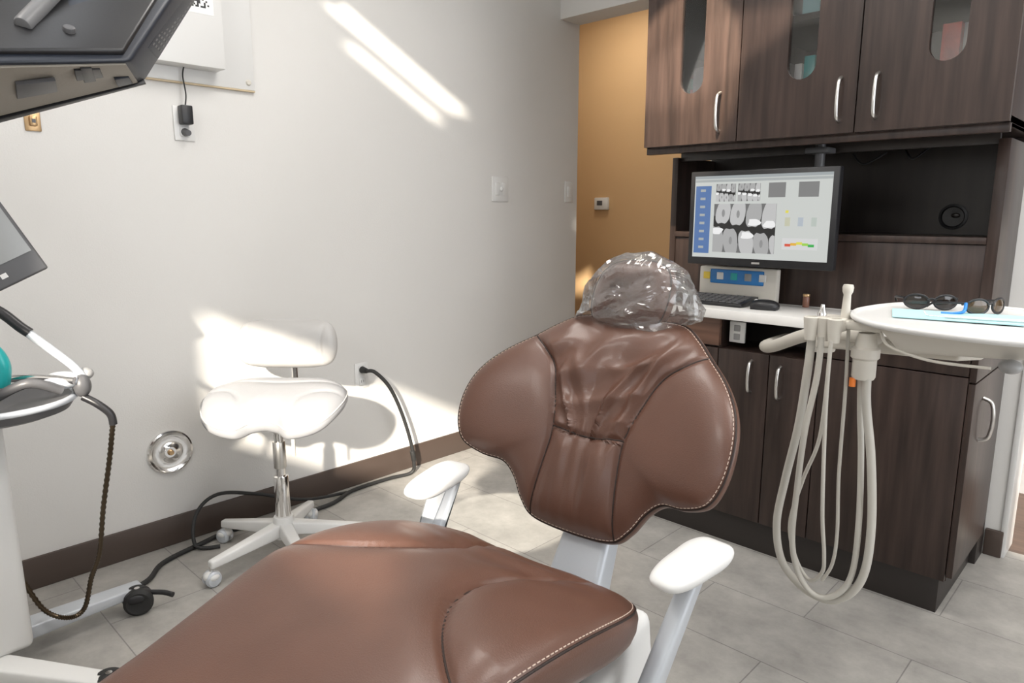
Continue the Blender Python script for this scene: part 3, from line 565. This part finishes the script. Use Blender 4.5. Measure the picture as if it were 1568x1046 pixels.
# ---------------------------------------------------------------- delivery unit
d=group('dental_delivery_unit')
TZ=1.03
to=[(v.x,v.y) for v in cat([(-.545,1.76,0),(-.52,1.63,0),(-.45,1.54,0),(-.34,1.495,0),(-.2,1.49,0),(-.09,1.56,0),(-.06,1.70,0),(-.10,1.88,0),(-.22,1.98,0),(-.38,2.01,0),(-.50,1.93,0)],8,True)]
I=lambda a,b,c:(a,b,c)
plate(d,'tray',to,TZ-.014,TZ-.006,'white',I,bev=.003)
tube(d,'tray_rim',[(x,y,TZ-.006) for x,y in to],.006,'white',smoothpath=False,closed=True,seg=10)
hexa(d,'under_housing',[(-.42,1.62,TZ-.075),(-.20,1.62,TZ-.06),(-.20,1.86,TZ-.06),(-.42,1.86,TZ-.075),(-.46,1.58,TZ-.015),(-.16,1.58,TZ-.015),(-.16,1.90,TZ-.015),(-.46,1.90,TZ-.015)],'cream',bev=.012)
ell(d,'post_foot',(-.22,1.60,TZ-.07),(.02,.02,.014),'grey')
box(d,'holder_block',(-.61,1.61,.985),(-.535,1.70,1.015),'cream',bev=.008); box(d,'holder_arm',(-.56,1.63,.992),(-.42,1.69,1.012),'cream',bev=.006)
for i,(x,y) in enumerate(((-.600,1.60),(-.575,1.61),(-.548,1.60))): lathe(d,'holder_cup_%d'%i,(x,y,.965),(0,0,1),[(.009,0),(.012,.0),(.014,.02),(.017,.052),(.014,.054),(.011,.03),(.009,0)],'cream')
lathe(d,'syringe_handle',(-.548,1.66,1.012),(.02,0,1),[(0,0),(.010,0),(.009,.03),(.008,.055),(.011,.062),(.012,.072),(.010,.078),(0,.079)],'cream')
lathe(d,'small_cap',(-.588,1.63,1.01),(0,0,1),[(0,0),(.010,0),(.010,.014),(.006,.022),(.004,.034),(0,.034)],'chrome')
lathe(d,'suction_canister',(-.498,1.66,.88),(0,0,1),[(0,0),(.022,0),(.025,.006),(.025,.045),(.030,.05),(.030,.07),(.024,.075),(.018,.105),(0,.105)],'cream')
cyl(d,'orange_nozzle',(-.515,1.645,.862),(-.515,1.645,.882),.007,.007,'orange')
def yz(pts,y=1.65): return [(a,y+dy,b) for a,b,dy in pts]
tube(d,'hose_thick',yz([(-.600,.965,-.04),(-.603,.90,-.04),(-.622,.75,-.02),(-.652,.60,0),(-.665,.48,0),(-.645,.385,0),(-.59,.335,0),(-.53,.325,0),(-.48,.36,0),(-.452,.43,0),(-.448,.55,0),(-.462,.70,0),(-.482,.82,0),(-.487,.885,0)]),.0095,'hose')
tube(d,'hose_b',yz([(-.575,.975,-.05),(-.578,.88,-.05),(-.595,.75,-.05),(-.61,.60,-.03),(-.612,.46,-.03),(-.59,.37,-.02),(-.545,.335,-.02),(-.50,.36,-.01),(-.478,.42,0),(-.475,.55,0),(-.49,.70,.02),(-.50,.80,.02),(-.503,.885,.01)]),.007,'hose')
tube(d,'hose_c',yz([(-.550,.97,-.06),(-.550,.85,-.06),(-.548,.70,-.05),(-.543,.55,-.04),(-.535,.45,-.03),(-.54,.40,-.02),(-.575,.36,0),(-.615,.40,.01),(-.64,.48,.02),(-.62,.60,.03),(-.585,.72,.02),(-.575,.90,.01),(-.572,.985,0)]),.0045,'hose')
tube(d,'hose_d',yz([(-.535,.99,.0),(-.53,.85,0),(-.528,.65,0),(-.52,.50,0),(-.525,.42,0),(-.545,.37,0)]),.004,'hose')
tube(d,'arm_lower',[(-.50,1.74,.965),(-.70,1.90,.93),(-.90,2.10,.84),(-1.0,2.27,.805),(-1.02,2.37,.80),(-1.02,2.50,.80)],.018,'cream',n=6,seg=16)
hexa(d,'arm_beam',[(-.33,1.72,.935),(-.29,1.78,.935),(-.66,1.92,.90),(-.69,1.86,.90),(-.33,1.72,.965),(-.29,1.78,.965),(-.66,1.92,.94),(-.69,1.86,.94)],'cream',bev=.008)
cyl(d,'arm_joint',(-.68,1.90,.885),(-.68,1.90,.955),.034,.034,'cream',bev=.005)
tube(d,'rail_wire',[(-.45,1.59,1.0),(-.42,1.55,.98),(-.34,1.53,.965),(-.24,1.53,.965)],.003,'cream')
def glasses(name,loc,rz,frame_,lm,k=.88):
    g=group(name,loc,rz); g.scale=(k,k,k)
    for s in (-1,1):
        lens=[(s*(.034+.028*math.cos(a)),.0,.022+.019*math.sin(a)) for a in [2*math.pi*k/24 for k in range(24)]]
        v=[(x,-.004+abs(x)**2*4,z) for x,y,z in lens]+[(s*.034,-.006,.022)]; v2=[(x,y+.003,z) for x,y,z in v]
        f=[(k,(k+1)%24,24) for k in range(24)]+[(25+(k+1)%24,25+k,49) for k in range(24)]+[(k,(k+1)%24,25+(k+1)%24,25+k) for k in range(24)]
        mesh('lens_%d'%(s>0),v+v2,f,lm,g)
        tube(g,'rim_%d'%(s>0),v[:24],.003,frame_,smoothpath=False,closed=True,seg=8)
        tube(g,'temple_%d'%(s>0),[(s*.062,.012,.03),(s*.07,.05,.028),(s*.068,.10,.022),(s*.06,.13,.008)],.003,frame_)
    tube(g,'bridge',[(-.01,-.004,.026),(0,-.006,.031),(.01,-.004,.026)],.003,frame_); return g
glasses('safety_glasses',(-.425,1.86,TZ-.006),math.radians(25),'black','lens'); g=glasses('safety_glasses',(-.31,1.86,TZ-.006),math.radians(60),'black','amberlens')
tube(g,'strap',[(-.062,.012,.03),(-.08,.0,.012),(-.10,.01,.006),(-.12,.03,.005)],.004,'lensblue')
g=group('blue_paper_napkin'); mesh('sheet',[(-.49,1.80,TZ-.004),(-.45,1.66,TZ-.004),(-.22,1.70,TZ-.003),(-.24,1.86,TZ-.004),(-.49,1.80,TZ-.002),(-.45,1.66,TZ-.002),(-.22,1.70,TZ-.001),(-.24,1.86,TZ-.002)],[(0,1,2,3),(4,5,6,7),(0,1,5,4),(1,2,6,5),(2,3,7,6),(3,0,4,7)],'bpaper',g,smooth=False)
g=group('dental_instrument'); tube(g,'handle',[(-.36,1.70,TZ+.002),(-.20,1.74,TZ+.002)],.003,'white'); tube(g,'tip',[(-.36,1.70,TZ+.002),(-.39,1.695,TZ+.002),(-.40,1.70,TZ+.010)],.0015,'chrome')
# ---------------------------------------------------------------- overhead monitor (upper left)
g=group('overhead_patient_monitor')
T_=(-1.290,.435,1.493);P_=(-1.451,.512,1.492);U_=(-1.278,.207,1.458);R_=(-1.477,.228,1.384);T2=(-1.507,.694,1.812);P2=(-1.64,.816,1.884);U2=(-1.618,.288,1.734);R2=(-1.835,.326,1.80)
hexa(g,'housing',[U_,T_,P_,R_,U2,T2,P2,R2],'navy',bev=.008)
def quad(nm,Q,u0,u1,v0,v1,th,m,bev=.001):
    Q=[Vector(q) for q in Q]; n=(Q[1]-Q[0]).cross(Q[3]-Q[0]).normalized(); cen=(Vector(T_)+Vector(R2))/2
    if n.dot(Q[0]-cen)<0: n=-n
    B=lambda u,v:(Q[0]*(1-u)+Q[1]*u)*(1-v)+(Q[3]*(1-u)+Q[2]*u)*v
    c=[B(u0,v0),B(u1,v0),B(u1,v1),B(u0,v1)]; return hexa(g,nm,[x-n*.002 for x in c]+[x+n*th for x in c],m,bev=bev)
BT=[U_,T_,P_,R_]
quad('bottom_cover',BT,.02,.96,.06,.90,.003,'beige'); quad('bezel_lip',BT,0,1,.93,1.0,.006,'black')
quad('vent_panel',BT,.28,.50,.35,.62,.005,'dgrey'); quad('cable_slot',BT,.62,.78,.15,.42,.005,'black'); quad('slot_notch',BT,.66,.73,.10,.5,.0052,'black'); quad('connector_recess',BT,.84,.93,.55,.85,.005,'navy')
SD=[T_,P_,P2,T2]
quad('side_grille',SD,.25,.9,.12,.98,.002,'navy')
for i in range(30):
    for j in range(4): quad('grille_%d_%d'%(i,j),SD,.30+j*.14,.37+j*.14,.15+i*.027,.163+i*.027,.003,'dgrey',bev=0)
FR=[U_,T_,T2,U2]
quad('front_step',FR,0,.93,.04,.5,.01,'black',bev=.004)
fc=lambda u,v:(Vector(U_)*(1-u)+Vector(T_)*u)*(1-v)+(Vector(U2)*(1-u)+Vector(T2)*u)*v
fn=(Vector(T_)-Vector(U_)).cross(Vector(U2)-Vector(U_)).normalized(); 
if fn.dot(Vector(T_)-Vector(R2))<0: fn=-fn
cyl(g,'knob',fc(.55,.15),fc(.55,.15)+fn*.02,.010,.009,'dgrey',bev=.003)
cyl(g,'bar_handle',fc(.30,.16)+fn*.018,fc(.5,.55)+fn*.03,.013,.013,'mgrey',bev=.005)
ctr=(Vector(T2)+Vector(R2))/2; tube(g,'ceiling_pole',[ctr-Vector((0,0,.1)),ctr+Vector((0,0,.3)),(ctr.x,ctr.y,2.74)],.03,'cool'); cyl(g,'ceiling_flange',(ctr.x,ctr.y,2.72),(ctr.x,ctr.y,2.748),.09,.09,'cool',bev=.004)
# ---------------------------------------------------------------- scanner cart
c=group('intraoral_scanner_cart')
hexa(c,'column',[(-2.30,.08,.09),(-2.12,.08,.09),(-2.12,.335,.09),(-2.30,.335,.09),(-2.29,.10,.76),(-2.12,.10,.76),(-2.12,.33,.76),(-2.29,.33,.76)],'white',bev=.02)
hexa(c,'base_leg_a',[(-2.30,.15,.05),(-2.22,.15,.05),(-2.27,.66,.05),(-2.33,.66,.05),(-2.30,.15,.10),(-2.22,.15,.10),(-2.27,.66,.078),(-2.33,.66,.078)],'cool',bev=.006)
hexa(c,'base_leg_b',[(-2.26,.10,.05),(-2.18,.24,.05),(-1.86,.47,.05),(-1.84,.42,.05),(-2.26,.10,.10),(-2.18,.24,.10),(-1.86,.47,.075),(-1.84,.42,.075)],'white',bev=.006)
hexa(c,'base_leg_c',[(-2.24,.05,.05),(-2.16,.10,.05),(-1.90,-.28,.05),(-1.94,-.31,.05),(-2.24,.05,.10),(-2.16,.10,.10),(-1.90,-.28,.075),(-1.94,-.31,.075)],'white',bev=.006)
hexa(c,'base_leg_d',[(-2.32,.10,.05),(-2.24,.06,.05),(-2.42,-.32,.05),(-2.46,-.30,.05),(-2.32,.10,.10),(-2.24,.06,.10),(-2.42,-.32,.075),(-2.46,-.30,.075)],'cool',bev=.006)
for i,(x,y) in enumerate(((-2.26,.635),(-1.87,.44),(-1.93,-.29),(-2.44,-.30))):
    for s in (-1,1): lathe(c,'caster_wheel_%d_%d'%(i,s>0),(x+s*.006,y,.043),(s,-.4*s,0),[(0,0),(.038,0),(.043,.004),(.043,.014),(.034,.022),(.016,.018),(0,.019)],'rubber')
    ell(c,'caster_hood_%d'%i,(x,y,.058),(.032,.040,.024),'black'); cyl(c,'caster_pin_%d'%i,(x,y,.05),(x,y,.085),.008,.008,'chrome')
tube(c,'brake_pedal_bar',[(-2.26,.66,.06),(-2.23,.70,.055),(-2.20,.72,.05)],.008,'black')
lathe(c,'cradle_dish',(-2.10,.32,.745),(0,0,1),[(0,0),(.12,0),(.155,.012),(.17,.035),(.165,.045),(.14,.03),(0,.02)],'dgrey',seg=48)
tube(c,'cradle_rim',[(-2.10+.168*math.cos(a),.32+.168*math.sin(a),.785) for a in [2*math.pi*k/32 for k in range(32)]],.008,'cool',smoothpath=False,closed=True)
tube(c,'scanner_arm',[(-2.13,.36,1.0),(-2.08,.42,.93),(-2.04,.48,.86),(-2.02,.50,.82)],lambda t:.012-.003*t,'cool')
tube(c,'scanner_arm_black',[(-2.16,.30,1.03),(-2.13,.35,1.01),(-2.10,.39,.965),(-2.09,.405,.95)],.013,'black')
tube(c,'teal_grip',[(-2.10,.28,.96),(-2.07,.32,.92),(-2.06,.335,.88),(-2.07,.33,.83)],.018,'teal')
ell(c,'scanner_head',(-2.05,.455,.825),(.05,.05,.022),'cool'); ell(c,'scanner_cap',(-2.02,.49,.81),(.022,.022,.03),'dgrey'); ell(c,'scanner_cap_b',(-2.045,.505,.835),(.022,.022,.016),'grey')
tube(c,'cradle_bar',[(-2.2,.25,.82),(-2.08,.38,.84),(-2.0,.47,.83)],.010,'chrome')
tube(c,'cradle_clip',[(-2.05,.30,.80),(-2.0,.37,.84),(-2.0,.44,.81)],.012,'dgrey')
tube(c,'scanner_cable_sleeve',[(-2.02,.49,.78),(-2.0,.515,.76),(-1.99,.54,.73),(-1.99,.545,.70)],.010,'black')
tube(c,'scanner_cable',[(-1.99,.545,.71),(-2.02,.535,.60),(-2.07,.52,.45),(-2.12,.51,.30),(-2.15,.49,.22),(-2.18,.47,.12),(-2.20,.43,.10),(-2.22,.38,.14),(-2.23,.34,.25)],.0075,'gooseneck',n=18,rib=.28)
Cn=Vector((-2.11,.468,1.11)); e1=Vector((-.12,-.88,-.44)).normalized(); e2=Vector((-.15,-.40,.90)); e2=(e2-e1*e2.dot(e1)).normalized(); nn=e1.cross(e2).normalized()
if nn.x<0: nn=-nn
def scr(nm,u0,u1,v0,v1,d0,d1,m,bev=.002):
    q=lambda u,v,dd: Cn+e1*u+e2*v+nn*dd
    hexa(c,nm,[q(u0,v0,d0),q(u1,v0,d0),q(u1,v1,d0),q(u0,v1,d0),q(u0,v0,d1),q(u1,v0,d1),q(u1,v1,d1),q(u0,v1,d1)],m,bev=bev)
scr('monitor_body',0,.34,0,.50,-.03,0,'dgrey',.006); scr('monitor_screen',.008,.332,.055,.49,0,.002,'scr',.001); scr('monitor_logo',.085,.10,.022,.034,0,.001,'white',0)
pc=Cn+e1*.17+e2*.15-nn*.03; tube(c,'monitor_stalk',[(-2.22,.2,.74),(-2.24,.22,.95),(-2.24,.24,1.05),pc],.022,'cool')
# ---------------------------------------------------------------- camera
f=1091.0; th=math.radians(10.46); yaw=math.radians(44.0)
cam=bpy.data.cameras.new('camera'); co=bpy.data.objects.new('camera',cam); C.objects.link(co)
cam.lens=f/1600*36; cam.sensor_width=36; co.location=(0,0,1.25); co.rotation_euler=(math.pi/2-th,0,yaw); bpy.context.scene.camera=co; cam.clip_start=.02
vs=bpy.context.scene.view_settings; vs.view_transform='Standard'; vs.look='None'; vs.exposure=0; vs.gamma=1
